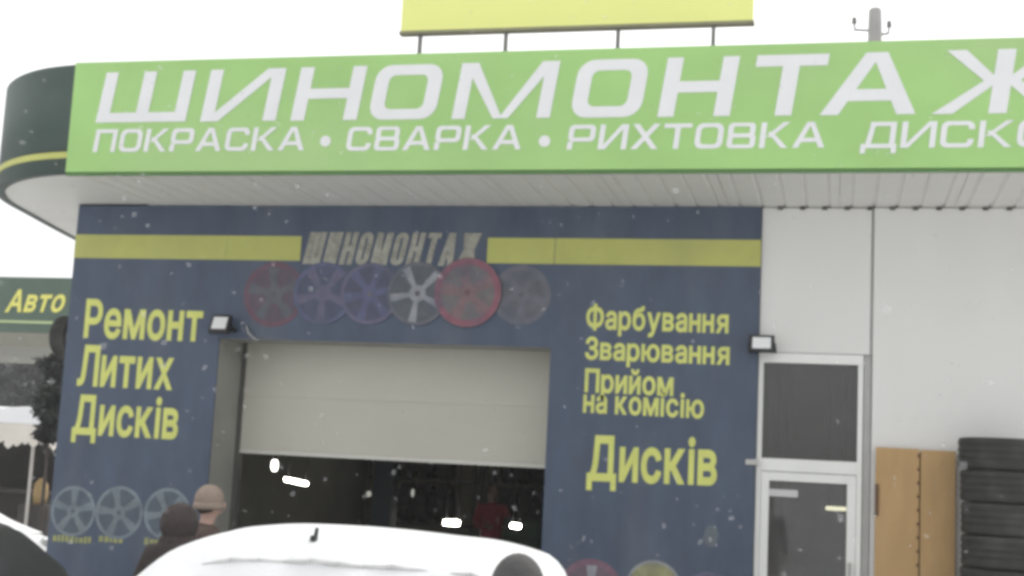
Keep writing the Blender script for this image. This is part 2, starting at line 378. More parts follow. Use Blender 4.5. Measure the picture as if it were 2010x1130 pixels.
# coloured wheels at the foot of the right pier, pale smudge above
wheel_print(cr, 1160, 1162, 64, flat('print_wine', (.15, .11, .135)), flat('print_wine_rim', (.19, .11, .15)), r_pale, hubd, 5, rot=.3, rimw=.2)
wheel_print(cr, 1283, 1156, 56, flat('print_ochre', (.27, .27, .14)), r_pale, flat('print_ochre_spoke', (.31, .31, .17)), hubd, 5, rot=.9, rimw=.1)
wheel_print(cr, 1392, 1174, 52, wb2, r_vio, r_mid, hubd, 5, rot=.1, rimw=.13)
c = P(1396, 1052); bm = bmesh.new(); slab(bm, [(c.x+.07*cos(a*.7)*(1+.25*sin(3*a)), c.z+.10*sin(a*.7)) for a in range(9)], -.0245, .002)
obj('sticker_mark', bm, flat('print_pale_mark', (.125, .15, .175)), cr)
# the words
def pw(par, text, xa, ya, xb, yb, cap, **k):
    a = P(xa, ya); b = P(xb, yb); zt = P(xa, ya-cap).z
    print_word(par, text, a.x, b.x, a.z, b.z, zt-a.z, -.0245, LET_Y, **k)
pw(cl, 'Ремонт', 166, 660, 397, 668, 68)
pw(cl, 'Литих', 153, 754, 340, 763, 72)
pw(cl, 'Дисків', 143, 849, 350, 860, 70)
pw(cr, 'Фарбування', 1151, 644, 1430, 653, 42)
pw(cr, 'Зварювання', 1149, 704, 1432, 715, 40)
pw(cr, 'Прийом', 1148, 768, 1322, 776, 42)
pw(cr, 'на комісію', 1145, 808, 1382, 820, 46, capunit=.78)
pw(cr, 'Дисків', 1152, 940, 1407, 950, 80)
# white wall panels
box('wall_panel', XB+.004, XD-.012, .012, .11, 3.13, ZS-.006, WHITEW, shop, .004)
box('wall_panel', XD+.012, 3.3, .0, .11, 0, ZS-.005, WHITEW, shop, .004)
box('wall_panel', 3.32, XE, .0, .11, 0, ZS-.005, WHITEW, shop, .004)
box('wall_seam_strip', XD-.011, XD+.011, .03, .10, 3.13, ZS-.007, TRIM, shop)
# outer and inner walls, roof
box('side_wall', XL, XL+.22, REV+.002, 9.0, 0, ZS+.7, GREYW, shop)
box('side_wall', XE-.2, XE, .112, 9.0, 0, ZS+.7, GREYW, shop)
box('rear_wall', XL+.222, XE-.202, 8.8, 9.0, 0, ZS+.7, DARKIN, shop)
box('partition', XB-.12, XB-.02, REV+.003, 8.798, 0, ZS-.01, DARKIN, shop)
box('inner_floor', XL+.223, XE-.203, .115, 8.797, .004, .03, FLOORIN, shop)
box('ceiling_slab', XL+.224, XE-.204, .02, 8.796, ZS+.12, ZS+.3, DARKIN, shop)
box('roof', -7.2, XE, -1.3, 9.2, ZS+.72, ZS+.86, STEEL, shop)

# canopy: profiled soffit sheets, rounded green end
plan = [(PZ(150, 473, ZS)), PZ(100, 447, ZS), PZ(50, 420, ZS), PZ(0, 394, ZS)]
plan = [(-9.95, 5.0), (-9.30, 2.24), (-9.07, 1.33), (-8.85, .52), (-8.68, -.10), (-8.52, -.48), (-8.30, -.82), (-8.03, -1.10), (-7.72, -1.32), (-7.40, -1.46), (-7.03, -1.53), (-6.6, -1.54)]
ZT = 5.53
_p = [Vector(q) for q in plan]; plan = []
for i in range(len(_p)-1):                       # smooth the plan curve
    p0, p1, p2, p3 = _p[max(0, i-1)], _p[i], _p[i+1], _p[min(len(_p)-1, i+2)]
    for k in range(4):
        t = k/4; q = .5*((2*p1)+(p2-p0)*t+(2*p0-5*p1+4*p2-p3)*t*t+(3*p1-p0-3*p2+p3)*t**3); plan.append((q.x, q.y))
plan.append((_p[-1].x, _p[-1].y)); plan = [q for q in plan if q[0] < -7.0]+[(-6.97, -1.53)]
bm = bmesh.new()
lo = [bm.verts.new((x, y, ZS)) for x, y in plan]; hi = [bm.verts.new((x+.0, y, ZT)) for x, y in plan]
li = [bm.verts.new((x+.06, y+.06, ZS)) for x, y in plan]; hi2 = [bm.verts.new((x+.06, y+.06, ZT)) for x, y in plan]
for i in range(len(plan)-1):
    bm.faces.new((lo[i], lo[i+1], hi[i+1], hi[i])); bm.faces.new((li[i+1], li[i], hi2[i], hi2[i+1]))
    bm.faces.new((hi[i], hi[i+1], hi2[i+1], hi2[i])); bm.faces.new((lo[i+1], lo[i], li[i], li[i+1]))
fas = obj('canopy_end_fascia', bm, DKGREEN, shop); fas['label'] = 'dark green rounded canopy end with yellow line'
for p in fas.data.polygons: p.use_smooth = abs(p.normal.z) < .5
bm = bmesh.new()
def off(i, d):
    a = Vector(plan[max(0, i-1)]); b = Vector(plan[min(len(plan)-1, i+1)]); t = (b-a).normalized(); n = Vector((t.y, -t.x)); n = n if n.dot(Vector((-1, -1))) > 0 else -n
    return Vector(plan[i])+n*d
za, zb = 4.625, 4.685
st = [off(i, .012) for i in range(len(plan)-1)]+[Vector((-7.0, -1.545))]
st = [q for i, q in enumerate(st) if i != len(plan)-1 or True]
A = [bm.verts.new((q.x, q.y, za)) for q in st]; Bv = [bm.verts.new((q.x, q.y, zb)) for q in st]
A2 = [bm.verts.new((plan[i][0], plan[i][1], za)) for i in range(len(plan)-1)]+[bm.verts.new((-7.0, -1.53, za))]
B2 = [bm.verts.new((plan[i][0], plan[i][1], zb)) for i in range(len(plan)-1)]+[bm.verts.new((-7.0, -1.53, zb))]
for i in range(len(st)-2):
    bm.faces.new((A[i], A[i+1], Bv[i+1], Bv[i])); bm.faces.new((Bv[i], Bv[i+1], B2[i+1], B2[i])); bm.faces.new((A[i+1], A[i], A2[i], A2[i+1]))
obj('yellow_line', bm, YEL, fas)
# flat soffit panel of the rounded end
bm = bmesh.new()
poly = [(x+.03, y+.03) for x, y in plan[:-1]]+[(-7.04, 0.0-.03), (XL-.03, -.03), (XL-.03, 5.0)]
f = bm.faces.new([bm.verts.new((x, y, ZS+.012)) for x, y in poly]); bmesh.ops.triangulate(bm, faces=[f])
ex = bmesh.ops.extrude_face_region(bm, geom=bm.faces[:]); bmesh.ops.translate(bm, vec=(0, 0, .03), verts=[v for v in ex['geom'] if isinstance(v, bmesh.types.BMVert)])
obj('soffit_end_panel', bm, SOFF, shop)
for a, b in ((1, 0), (2, 1), (3, 2)):    # thin brackets/cable on the end soffit edge
    pass
# ribbed sheets, 1 m each, ribs running front to back
def sheet_bm(wd, rib=.2, gw=.04, gd=.013):
    bm = bmesh.new(); prof = [(0, 0)]; x = rib/2
    while x < wd-.03:
        prof += [(x-gw/2, 0), (x-gw/2+.012, gd), (x+gw/2-.012, gd), (x+gw/2, 0)]; x += rib
    prof += [(wd, 0)]
    y0, y1 = -1.52, .34
    a = [bm.verts.new((p[0], y0, p[1])) for p in prof]; b = [bm.verts.new((p[0], y1, p[1])) for p in prof]
    for i in range(len(prof)-1): bm.faces.new((a[i], b[i], b[i+1], a[i+1]))
    return bm
me = None; x = -7.03
while x < XE-.05:
    if me is None:
        o = obj('soffit_sheet', sheet_bm(.996), SOFF, shop); me = o.data
    else: o = mobj('soffit_sheet', me, shop)
    o.location = (x, 0, ZS+random.uniform(.0, .003)); x += 1.0
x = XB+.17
while x < 2.4:           # dark boxes stand in for shade in the rib cavities at the wall head
    box('rib_shade_box', x-.024, x+.024, -.035, -.001, ZS-.028, ZS+.004, mat('dark_rib_shade', (.09, .09, .08), .9, .3), shop, .008); x += .2
# canopy front backing under the banner
box('canopy_front', -7.0, XE, -1.535, -1.50, ZS-.012, ZT-.03, TRIM, shop)
box('canopy_edge_strip', -7.04, XE, -1.562, -1.5365, ZS-.03, ZS-.002, mat('dark_green_edge', (.10, .22, .07), .5, .1), shop)

# gate: cream sectional door hanging half open, grey side guide
GY = REV-.05
gz = P(770, 904, GY).z
gate = box('gate_section', XO+.02, XR+.25, GY, GY+.04, gz+.598, gz+1.17, SHUT, shop, .0015)
gate2 = box('gate_section', XO+.02, XR+.25, GY, GY+.04, gz+.045, gz+.597, SHUT, shop, .0015)
box('gate_bottom_rail', XO+.02, XR+.25, GY-.006, GY+.046, gz, gz+.043, mat('pale_rail', (.66, .66, .60), .5, .06), shop, .004)
box('gate_guide', XO+.003, XO+.05, GY-.02, GY+.09, 0, ZL+.3, mat('dark_guide', (.10, .10, .09), .6, .2), shop)
# small bits under the lintel
bm = bmesh.new(); pts = [P(484, 640, -.04), P(487, 652, -.05), P(497, 663, -.05), P(507, 668, -.04)]
for a, b in zip(pts, pts[1:]): tube(bm, a, b, .009, seg=6)
obj('cable_loop', bm, TRIM, shop)

# door with transom
door = box('door_frame', XB+.006, XB+.05, .02, .10, 0, 3.125, PVC, shop); door.name = 'door_frame'
fx0, fx1 = XB+.05, .155
def part(n, *a, m=PVC, par=shop, bevel=.003): return box(n, *a, m, par, bevel)
part('frame_head', fx0, .20, .02, .10, 3.035, 3.125, par=door)
part('frame_jamb', fx1, .20, .02, .10, 0, 3.034, par=door)
part('frame_rail', fx0, fx1, .018, .10, 2.05, 2.165, par=door)
part('transom_pane', fx0+.001, fx1-.001, .055, .061, 2.166, 3.033, m=GLASS, par=door, bevel=0)
part('grey_jamb_strip', .204, XD+.008, .03, .10, 0, 3.128, m=TRIM, bevel=.01)
leaf = part('door_leaf', fx0+.003, fx0+.075, .03, .09, .02, 2.045)
lx0, lx1 = fx0+.075, .075
part('stile', lx1, fx1-.003, .03, .09, .02, 2.045, par=leaf)
part('top_rail', lx0, lx1, .031, .089, 1.965, 2.045, par=leaf)
part('bottom_rail', lx0, lx1, .031, .089, .02, .55, par=leaf)
part('pane', lx0+.001, lx1-.001, .055, .061, .551, 1.964, m=GLASS, par=leaf, bevel=0)
part('handle', .095, .115, -.03, .03, 1.0, 1.28, m=TRIM, par=leaf, bevel=.006)
q0 = P(1509, 959, .05); q1 = P(1566, 976, .05)
part('paper_notice', q0.x, q1.x, .050, .053, q1.z, q0.z, m=mat('notice_paper', (.62, .62, .62), .8, .05), par=leaf, bevel=0)
q = P(1474, 908, -.04); part('latch', q.x-.05, q.x+.07, -.045, -.0225, q.z-.02, q.z+.03, m=mat('pale_metal', (.5, .5, .47), .5, .1), par=shop, bevel=.006)

# ------------------------------------------------------------------ banner sign
YB = -1.585
ban = empty('banner_sign', (-2.5, YB, ZS), label='long lime green banner with slanted white lettering along the canopy front', cat='sign')
def under(o, root):                        # keep world placement under an offset Empty
    o.parent = root; o.matrix_parent_inverse = Matrix.Translation(root.location).inverted()
    return o
face = empty('tmp'); C.objects.unlink(face); bpy.data.objects.remove(face)
bm = bmesh.new(); bx(bm, -7.035, XE, YB, YB+.022, ZS-.0, ZT)
for e in range(0): pass
face = under(obj('banner_face', bm, GREEN), ban)
row1 = [('Ш', 188, 364), ('И', 393, 541), ('Н', 570, 700), ('О', 721, 853), ('М', 886, 1079), ('О', 1117, 1256), ('Н', 1290, 1432), ('Т', 1466, 1608), ('А', 1608, 1797), ('Ж', 1828, 2090)]
zb_ = [4.955, 4.905]; 
def zrow(x, zl, zr): t = (x+6.8)/(7.3); return zl+(zr-zl)*t
for c, a, b in row1:
    x0 = P(a, 240-(a-190)/1600*12, YB).x; x1 = P(b, 240-(b-190)/1600*12, YB).x
    z0 = zrow(x0, 4.945, 4.915); z1 = zrow(x0, 5.425, 5.435)
    o = letter(None, c, x0, x1, z0, z1, YB-.005, LET_W, .265, .19, .145); o.parent = face
for t, a, b in (('ПОКРАСКА', 182, 596), ('СВАРКА', 678, 1022), ('РИХТОВКА', 1112, 1618), ('ДИСКОВ', 1690, 2140)):
    x0 = P(a, 300-(a-180)/1800*8, YB).x; x1 = P(b, 300-(b-180)/1800*8, YB).x
    z0 = zrow(x0, 4.665, 4.64); word(face, t, x0, x1, z0, z0+.215, YB-.005, LET_W, .21, .165, .10, .16)
for px in (639, 1069):
    q = P(px, 277, YB); bm = bmesh.new(); slab(bm, disc_pts(q.x, q.z, .05, 20), YB-.005, .003); obj('bullet', bm, LET_W, face)

# ------------------------------------------------------------------ yellow roof board
YR = -1.0
a = P(786, 66, YR); b = P(1478, 48, YR)
z0 = (a.z+b.z)/2
rb = empty('roof_board', ((a.x+b.x)/2, YR, 5.3), label='yellow board on four thin posts above the green banner', cat='billboard')
bm = bmesh.new(); bx(bm, a.x, b.x, YR, YR+.06, z0+.032, z0+1.6); under(obj('board_face', bm, YBOARD), rb)
bm = bmesh.new(); bx(bm, a.x-.01, b.x+.01, YR-.012, YR+.075, z0, z0+.03); under(obj('bottom_frame', bm, mat('olive_frame', (.24, .235, .15), .6, .15)), rb)
for px in (825, 993, 1213, 1400):
    q = P(px, 80, YR+.03); bm = bmesh.new(); bx(bm, q.x-.016, q.x+.016, YR+.01, YR+.045, 5.33, z0+.9)
    bm2 = bm; under(obj('post', bm2, STEEL), rb)

# ------------------------------------------------------------------ floodlights on the facade
def floodlight(px, py, wpx, hpx, label, tilt, turn=0):
    c = P(px, py, -.18); s = (P(px+wpx/2, py, -.18)-P(px-wpx/2, py, -.18)).length; h = s*hpx/wpx
    root = empty('floodlight', (c.x, -.18, c.z), turn, label=label, cat='lamp', group='floodlights on the facade')
    bm = bmesh.new(); bx(bm, -s/2, s/2, 0, .05, -h/2, h/2); o = obj('housing', bm, BLACK, root, bevel=.008); o.rotation_euler = (tilt, 0, 0)
    bm = bmesh.new(); bx(bm, -s*.36, s*.36, -.004, .002, -h*.32, h*.34); o2 = obj('lens', bm, LENS, o)
    bm = bmesh.new(); tube(bm, (-s*.52, .025, 0), (-s*.52, .12, -.05), .008, seg=6); tube(bm, (s*.52, .025, 0), (s*.52, .12, -.05), .008, seg=6); bx(bm, -s*.56, s*.56, .11, .158, -.075, -.04)
    obj('bracket', bm, BLACK, root)
    return root
floodlight(431, 634, 38, 36, 'small white faced floodlight beside the word on the left pier', radians(-22))
floodlight(1495, 673, 50, 34, 'black floodlight above the left corner of the glass door', radians(-8))

# ------------------------------------------------------------------ tan board and tyre stack by the white wall
bw0 = P(1719, 900, -.06).x; bw1 = P(1876, 884, -.06).x; bz = P(1800, 881, -.06).z; xm = P(1806, 900, -.06).x
tb = empty('board_panel', ((bw0+bw1)/2, -.05, 0), label='tan board with a dotted seam standing against the white wall', cat='board')
bm = bmesh.new(); bx(bm, bw0, xm-.006, -.075, -.045, 0.0, bz); under(obj('leaf', bm, TAN, bevel=.003), tb)
bm = bmesh.new(); bx(bm, xm+.006, bw1, -.072, -.045, 0.0, bz-.006); under(obj('leaf', bm, TAN, bevel=.003), tb)
bm = bmesh.new(); bx(bm, bw0+.02, bw1-.02, -.0445, -.012, 0.0, bz-.03); under(obj('backing', bm, mat('brown_backing', (.2, .12, .06), .8, .2)), tb)
z = bz-.06
while z > .1:
    bm = bmesh.new(); tube(bm, (xm-.012, -.079, z), (xm-.012, -.07, z), .016, seg=8); under(obj('screw', bm, mat('rusty_screw', (.16, .09, .045), .7, .2)), tb); z -= .118
q = P(1722, 935, -.09); bm = bmesh.new(); bx(bm, bw0-.005, bw0+.03, -.09, -.0755, P(1722, 1012, -.09).z, P(1722, 950, -.09).z); under(obj('side_clip', bm, mat('brown_clip', (.14, .08, .045), .8, .2)), tb)

def tyre_mesh(R=.335, W=.262, rin=.2):
    bm = bmesh.new(); h = W/2
    prof = [(rin, -h*.72), (rin+.03, -h*.86), (R-.045, -h*.985), (R-.012, -h*.95), (R-.003, -h*.82)]
    for g in (-.42, 0, .42):
        prof += [(R, h*(g-.14)), (R-.006, h*(g-.10)), (R-.006, h*(g+.10)), (R, h*(g+.14))]
    prof += [(R-.003, h*.82), (R-.012, h*.95), (R-.045, h*.985), (rin+.03, h*.86), (rin, h*.72)]
    lathe(bm, prof, 36, 'Z'); me = bpy.data.meshes.new('tyre'); bmesh.ops.recalc_face_normals(bm, faces=bm.faces); bm.to_mesh(me); bm.free()
    for p in me.polygons: p.use_smooth = True
    me.materials.append(RUB); return me
TY = tyre_mesh()
ztop = P(1935, 857, -.72).z
nT = 9; hT = ztop/nT
cx = P(1882, 960, -.40).x+.335
ordn = ['topmost tyre of the tall dark stack beside the tan board', 'second tyre from the top of the stack beside the tan board', 'third tyre from the top of the stack beside the tan board',
        'fourth tyre from the top of the stack beside the tan board', 'fifth tyre from the top of the stack beside the tan board']
for k in range(nT):
    o = mobj('tyre', TY); o.location = (cx+random.uniform(-.018, .018), -.40+random.uniform(-.018, .018), hT*(nT-k-.5)); _k = random.uniform(.975, 1.02); o.scale = (_k, _k, hT/.262); o.rotation_euler = (0, 0, random.uniform(0, 6))
    tag(o, ordn[k] if k < 5 else 'wide dark tyre in the lower half of the stack beside the tan board', 'tyre', 'tyres stacked by the white wall' if k < 5 else 'lower tyres of the stack by the white wall')
# tyre hung edge-on on the side of the left pier
c = P(104, 661, .35); o = mobj('tyre', tyre_mesh(.225, .19, .14)); o.location = (XL-.2, .30, c.z); o.rotation_euler = (0, pi/2, 0)
tag(o, 'dark tyre hung edge-on at the left end of the blue wall', 'tyre')
bm = bmesh.new(); tube(bm, (XL-.32, .30, c.z+.12), (XL+.0, .30, c.z+.12), .018); obj('tyre_peg', bm, STEEL, shop)

# ------------------------------------------------------------------ inside the garage
def lamp(name, label, px, py, Y, wpx, hpx, ang=0, m=LAMP, cat='lamp', kind='tube'):
    c = P(px, py, Y); s = (P(px+wpx/2, py, Y)-P(px-wpx/2, py, Y)).length; h = s*hpx/wpx
    root = empty(name, c, label=label, cat=cat, group='lights inside the workshop')
    if kind == 'bulb':
        bm = bmesh.new(); ellipsoid(bm, (0, 0, 0), (s/2, s/2, h/2)); obj('bulb', bm, m, root, smooth=True)
        bm = bmesh.new(); tube(bm, (0, 0, h*.42), (0, 0, h*.75), s*.25); tube(bm, (0, 0, h*.75), (0, 0, ZS+.12-c.z), .008, seg=6); obj('cord', bm, BLACK, root)
    else:
        bm = bmesh.new(); tube(bm, (-s/2, 0, 0), (s/2, 0, 0), h/2, seg=10); o = obj('tube', bm, m, root); o.rotation_euler = (0, -ang, 0)
        o.rotation_euler = (0, ang, 0)
        bm = bmesh.new(); bx(bm, -s*.53, s*.53, h*.5, h*1.0, -h*.7, h*.7); o = obj('fitting', bm, STEEL, root); o.rotation_euler = (0, ang, 0)
        bm = bmesh.new()
        for sx in (-.4, .4): tube(bm, (s*sx, h*.7, 0), (s*sx, h*.7, ZS+.12-c.z-.02), .008, seg=5)
        obj('hanger', bm, BLACK, root)
    return root
lamp('bulb_lamp', 'glowing oval bulb at the upper left of the gate opening', 539, 913, 1.3, 12, 22, kind='bulb', m=mat('bulb_glow', (1, .97, .86), .4, 0, 1, emit=1.6))
lamp('tube_lamp', 'bright tilted tube light right of the oval bulb inside the gate', 581, 945, 3.0, 44, 6, ang=radians(8))
lamp('work_lamp', 'bright white work light low at the centre right of the gate opening', 886, 1026, 7.0, 29, 9, ang=radians(-1))
lamp('work_lamp', 'small white work light right of the person in red', 1012, 1032, 3.0, 18, 8, ang=radians(3))
def lamp_dim(px, py, wpx, hpx, label): return lamp('indicator_lamp', label, px, py, 8.0, wpx, hpx, m=mat('dim_lamp', (.55, .55, .5), .4, 0, 1, emit=.12), kind='bulb')
lamp_dim(724, 969, 9, 12, 'left of two dim lamps deep inside the workshop'); lamp_dim(745, 971, 9, 12, 'right of two dim lamps deep inside the workshop'); lamp_dim(810, 967, 6, 16, 'thin upright lamp deep inside the workshop, right of the dim pair')
lamp('tube_lamp', 'short yellowish tube light seen through the glass door', 1641, 998, 1.6, 40, 8, m=LAMPW)
# tyre racks along the rear wall
def rack(x0, x1, y, label, lit):
    r = empty('tyre_rack', ((x0+x1)/2, y, .03), label=label, cat='rack', group='racks at the rear of the workshop')
    for px in (x0, x1):
        for yy in (y-.25, y+.25):
            bm = bmesh.new(); bx(bm, px-.025, px+.025, yy-.025, yy+.025, .03, 2.3); under(obj('upright', bm, STEEL), r)
    for zz in (.25, .95, 1.65):
        bm = bmesh.new(); bx(bm, x0+.026, x1-.026, y-.27, y+.27, zz, zz+.03); under(obj('shelf', bm, STEEL), r)
    return r
mtyre = tyre_mesh(.31, .2, .19)
for ri, (x0, x1) in enumerate(((-7.4, -5.6), (-5.4, -3.4), (-3.2, -1.3))):
    rack(x0, x1, 8.4, ['dark tyre rack at the left of the workshop rear wall', 'dark tyre rack at the middle of the workshop rear wall', 'dark tyre rack at the right of the workshop rear wall'][ri], 0)
    for zi, zz in ((1, .98), (2, 1.68)):
        x = x0+.3; k = 0
        while x < x1-.25:
            o = mobj('tyre', mtyre); o.location = (x, 8.4, zz+.31); o.rotation_euler = (0, pi/2, 0); x += random.uniform(.26, .36)
            tag(o, '%s dark tyre from the left on the %s shelf of the %s rear rack' % (['first', 'second', 'third', 'fourth', 'fifth', 'sixth', 'seventh'][k], ['', 'middle', 'top'][zi], ['left', 'middle', 'right'][ri]), 'tyre', 'tyres on the rear racks'); k += 1
# two post lift and a cabinet
lift = empty('car_lift', (-4.5, 4.6, .03), label='dark two post car lift deep inside the workshop', cat='lift')
for sx in (-1.35, 1.25):
    bm = bmesh.new(); bx(bm, sx-.14, sx+.14, -.12, .12, 0, 3.6); bx(bm, sx-.3, sx+.3, -.3, .3, 0, .03); obj('post', bm, mat('lift_paint', (.06, .07, .09), .5, .2), lift)
    bm = bmesh.new(); bx(bm, sx-.9 if sx > 0 else sx+.15, sx-.15 if sx > 0 else sx+.9, -.08, .08, .25, .37); obj('arm', bm, STEEL, lift)
bm = bmesh.new(); bx(bm, -1.35, 1.25, -.1, .1, 3.602, 3.72); obj('cross_beam', bm, STEEL, lift)
cab = empty('tool_cabinet', (P(1025, 1050, 6.0).x, 6.0, .03), label='dark green tool cabinet inside the workshop near its right side', cat='cabinet')
bm = bmesh.new(); bx(bm, -.22, .3, -.25, .25, 0, 1.22); obj('carcass', bm, mat('green_cabinet', (.025, .075, .045), .5, .2), cab, bevel=.01)
for z in (.15, .42, .69, .96):
    bm = bmesh.new(); bx(bm, -.19, .27, -.268, -.252, z, z+.23); d = obj('drawer', bm, mat('green_drawer', (.03, .085, .05), .5, .2), cab, bevel=.005)
    bm = bmesh.new(); bx(bm, -.06, .14, -.285, -.27, z+.17, z+.19); obj('handle', bm, STEEL, d)

# ------------------------------------------------------------------ people
def skin_mesh(verts, edges, radii, root=0, sub=2):
    me = bpy.data.meshes.new('skin'); me.from_pydata(verts, edges, []); o = bpy.data.objects.new('skin', me); C.objects.link(o)
    md = o.modifiers.new('s', 'SKIN'); md.use_smooth_shade = True
    if not me.skin_vertices: me.skin_vertices.new()
    for i, r in enumerate(radii):
        me.skin_vertices[0].data[i].radius = r if isinstance(r, tuple) else (r, r)
    me.skin_vertices[0].data[root].use_root = True
    s = o.modifiers.new('u', 'SUBSURF'); s.levels = sub
    dg = bpy.context.evaluated_depsgraph_get(); dg.update(); out = bpy.data.meshes.new_from_object(o.evaluated_get(dg))
    bpy.data.objects.remove(o); bpy.data.meshes.remove(me)
    for p in out.polygons: p.use_smooth = True
    return out
def merge(meshes):
    bm = bmesh.new()
    for m in meshes: bm.from_mesh(m)
    me = bpy.data.meshes.new('merged'); bm.to_mesh(me); bm.free()
    for p in me.polygons: p.use_smooth = True
    return me
def person(loc, rz, H, label, jacket, trousers, hat=None, hatkind='beanie', hair=(.03, .022, .018), lean=0.0, arms='down', bulky=False):
    root = empty('person', loc, rz, label=label, cat='person'); k = H/1.76
    def L(x, y, z): # forward lean about the hips (figure faces -y)
        if z > .95: a = lean; dz = z-.95; return ((x)*k, (y*cos(a)-dz*sin(a))*k, (.95+dz*cos(a)+y*sin(a)*.0)*k)
        return (x*k, y*k, z*k)
    sgn = (-1, 1)
    V = [L(0, 0, .97), L(0, .01, 1.16), L(0, .015, 1.35), L(0, .01, 1.46), L(0, 0, 1.53), L(0, -.012, 1.60), L(0, -.012, 1.69)]
    E_ = [(0, 1), (1, 2), (2, 3), (3, 4), (4, 5), (5, 6)]
    Rr = [(.15*k, .105*k), (.135*k, .095*k), (.16*k, .105*k), (.075*k, .065*k), .054*k, (.070*k, .085*k), (.066*k, .082*k)]
    arm = []
    for s in sgn:
        b = len(V)
        el = (s*.255, .04, 1.14) if arms == 'down' else (s*.25, -.10, 1.17)
        wr = (s*.26, -.05, .90) if arms == 'down' else (s*.15, -.34, 1.16)
        V += [L(s*.175, .012, 1.415), L(*el), L(*wr)]
        Rr += [.062*k, .045*k, .031*k]; E_ += [(2, b), (b, b+1), (b+1, b+2)]; arm.append((s, Vector(V[b+1]), Vector(V[b+2])))
    for s in sgn:
        b = len(V); V += [L(s*.095, 0, .88), L(s*.105, -.015, .5), L(s*.11, .025, .09), L(s*.12, -.15, .045)]
        Rr += [.095*k, .062*k, .043*k, (.045*k, .035*k)]; E_ += [(0, b), (b, b+1), (b+1, b+2), (b+2, b+3)]
    parts = [skin_mesh(V, E_, Rr)]
    for s, el, wr in arm:                     # palms with five fingers
        d = (wr-el).normalized(); side = Vector((0, -1, 0)) if abs(d.z) > .5 else Vector((0, 0, 1)); side = (side-d*side.dot(d)).normalized(); nrm = d.cross(side)
        parts.append(skin_mesh([wr-d*.01, wr+d*.045*k, wr+d*.095*k], [(0, 1), (1, 2)], [(.026*k, .02*k), (.038*k, .017*k), (.040*k, .015*k)], sub=1))
        for i, ln in enumerate((.068, .078, .073, .056)):
            base = wr+d*.085*k+side*(.028-.019*i)*k; t1 = base+d*ln*.5*k; t2 = t1+(d*.75-nrm*.5*s*-1)*ln*.32*k; t3 = t2+(d*.4-nrm*.8*s*-1)*ln*.28*k
            parts.append(skin_mesh([base, t1, t2, t3], [(0, 1), (1, 2), (2, 3)], [.0095*k, .009*k, .0085*k, .007*k], sub=1))
        base = wr+d*.03*k+side*.03*k; parts.append(skin_mesh([base, base+(d*.5+side*.6)*.045*k, base+(d*.9+side*.5)*.085*k], [(0, 1), (1, 2)], [.013*k, .011*k, .009*k], sub=1))
    hc = Vector(L(0, -.012, 1.645))
    bm = bmesh.new(); ellipsoid(bm, hc, (.078*k, .098*k, .118*k), 20, 14)
    ellipsoid(bm, hc+Vector((0, -.10, -.012))*k, (.016*k, .022*k, .028*k), 10, 6)
    for s in sgn: ellipsoid(bm, hc+Vector((s*.080, .008, -.005))*k, (.010*k, .022*k, .034*k), 8, 6)
    ellipsoid(bm, hc+Vector((0, -.088, -.062))*k, (.026*k, .010*k, .008*k), 10, 6)
    bmesh.ops.remove_doubles(bm, verts=bm.verts, dist=.0002)
    hm = bpy.data.meshes.new('head'); bm.to_mesh(hm); bm.free(); parts.append(hm)
    body = merge(parts); body.materials.append(SKIN); mobj('body', body, root)
    for s in sgn:
        bm = bmesh.new(); ellipsoid(bm, hc+Vector((s*.031, -.085, .012))*k, (.013*k, .010*k, .010*k), 10, 6); obj('eye', bm, mat('eye_dark', (.05, .04, .035), .2, 0), root, True)
    # jacket
    g = .028*k
    Vj = [L(0, 0, .86), L(0, .005, 1.02), L(0, .01, 1.18), L(0, .015, 1.36), L(0, .012, 1.455), L(0, .006, 1.51)]; Ej = [(i, i+1) for i in range(5)]
    Rj = [(.185*k, .14*k), (.178*k, .132*k), (.17*k, .125*k), (.185*k, .13*k), (.11*k, .095*k), (.072*k, .07*k)]
    if bulky: Vj.append(L(0, .02, 1.60)); Rj.append((.125*k, .135*k)); Ej.append((5, 6)); Rj[3] = (.21*k, .17*k); Rj[4] = (.19*k, .16*k); Rj[5] = (.135*k, .14*k)
    for (s, el, wr), sh in zip(arm, (L(-.185, .012, 1.415), L(.185, .012, 1.415))):
        b = len(Vj); Vj += [sh, tuple(el), tuple(wr-(wr-el)*.05)]; Rj += [(.12 if bulky else .085)*k, (.085 if bulky else .066)*k, .055*k]; Ej += [(3, b), (b, b+1), (b+1, b+2)]
    j = skin_mesh(Vj, Ej, Rj); j.materials.append(jacket); mobj('jacket', j, root)
    Vt = [L(0, 0, .97), L(0, 0, .9)]; Et = [(0, 1)]; Rt = [(.155*k, .115*k), (.15*k, .115*k)]
    for s in sgn:
        b = len(Vt); Vt += [L(s*.1, 0, .82), L(s*.107, -.015, .5), L(s*.11, .022, .12)]; Rt += [.105*k, .08*k, .068*k]; Et += [(1, b), (b, b+1), (b+1, b+2)]
    t = skin_mesh(Vt, Et, Rt); t.materials.append(trousers); mobj('trousers', t, root)
    for s in sgn:
        me = skin_mesh([L(s*.11, .045, .06), L(s*.115, -.05, .05), L(s*.122, -.17, .045)], [(0, 1), (1, 2)], [(.05*k, .055*k), (.05*k, .048*k), (.048*k, .04*k)], sub=2); me.materials.append(BLACK); mobj('boot', me, root)
    # hair and headwear
    bm = bmesh.new(); ellipsoid(bm, hc+Vector((0, .012, .012))*k, (.084*k, .101*k, .115*k), 20, 10, v0=-.12 if hat is None else -.2)
    bmesh.ops.transform(bm, matrix=Matrix.Translation(hc) @ Matrix.Rotation(radians(-16), 4, 'X') @ Matrix.Translation(-hc), verts=bm.verts)
    obj('hair', bm, mat('hair%.3f' % hair[0], hair, .7, .3, 30, .3), root, True)
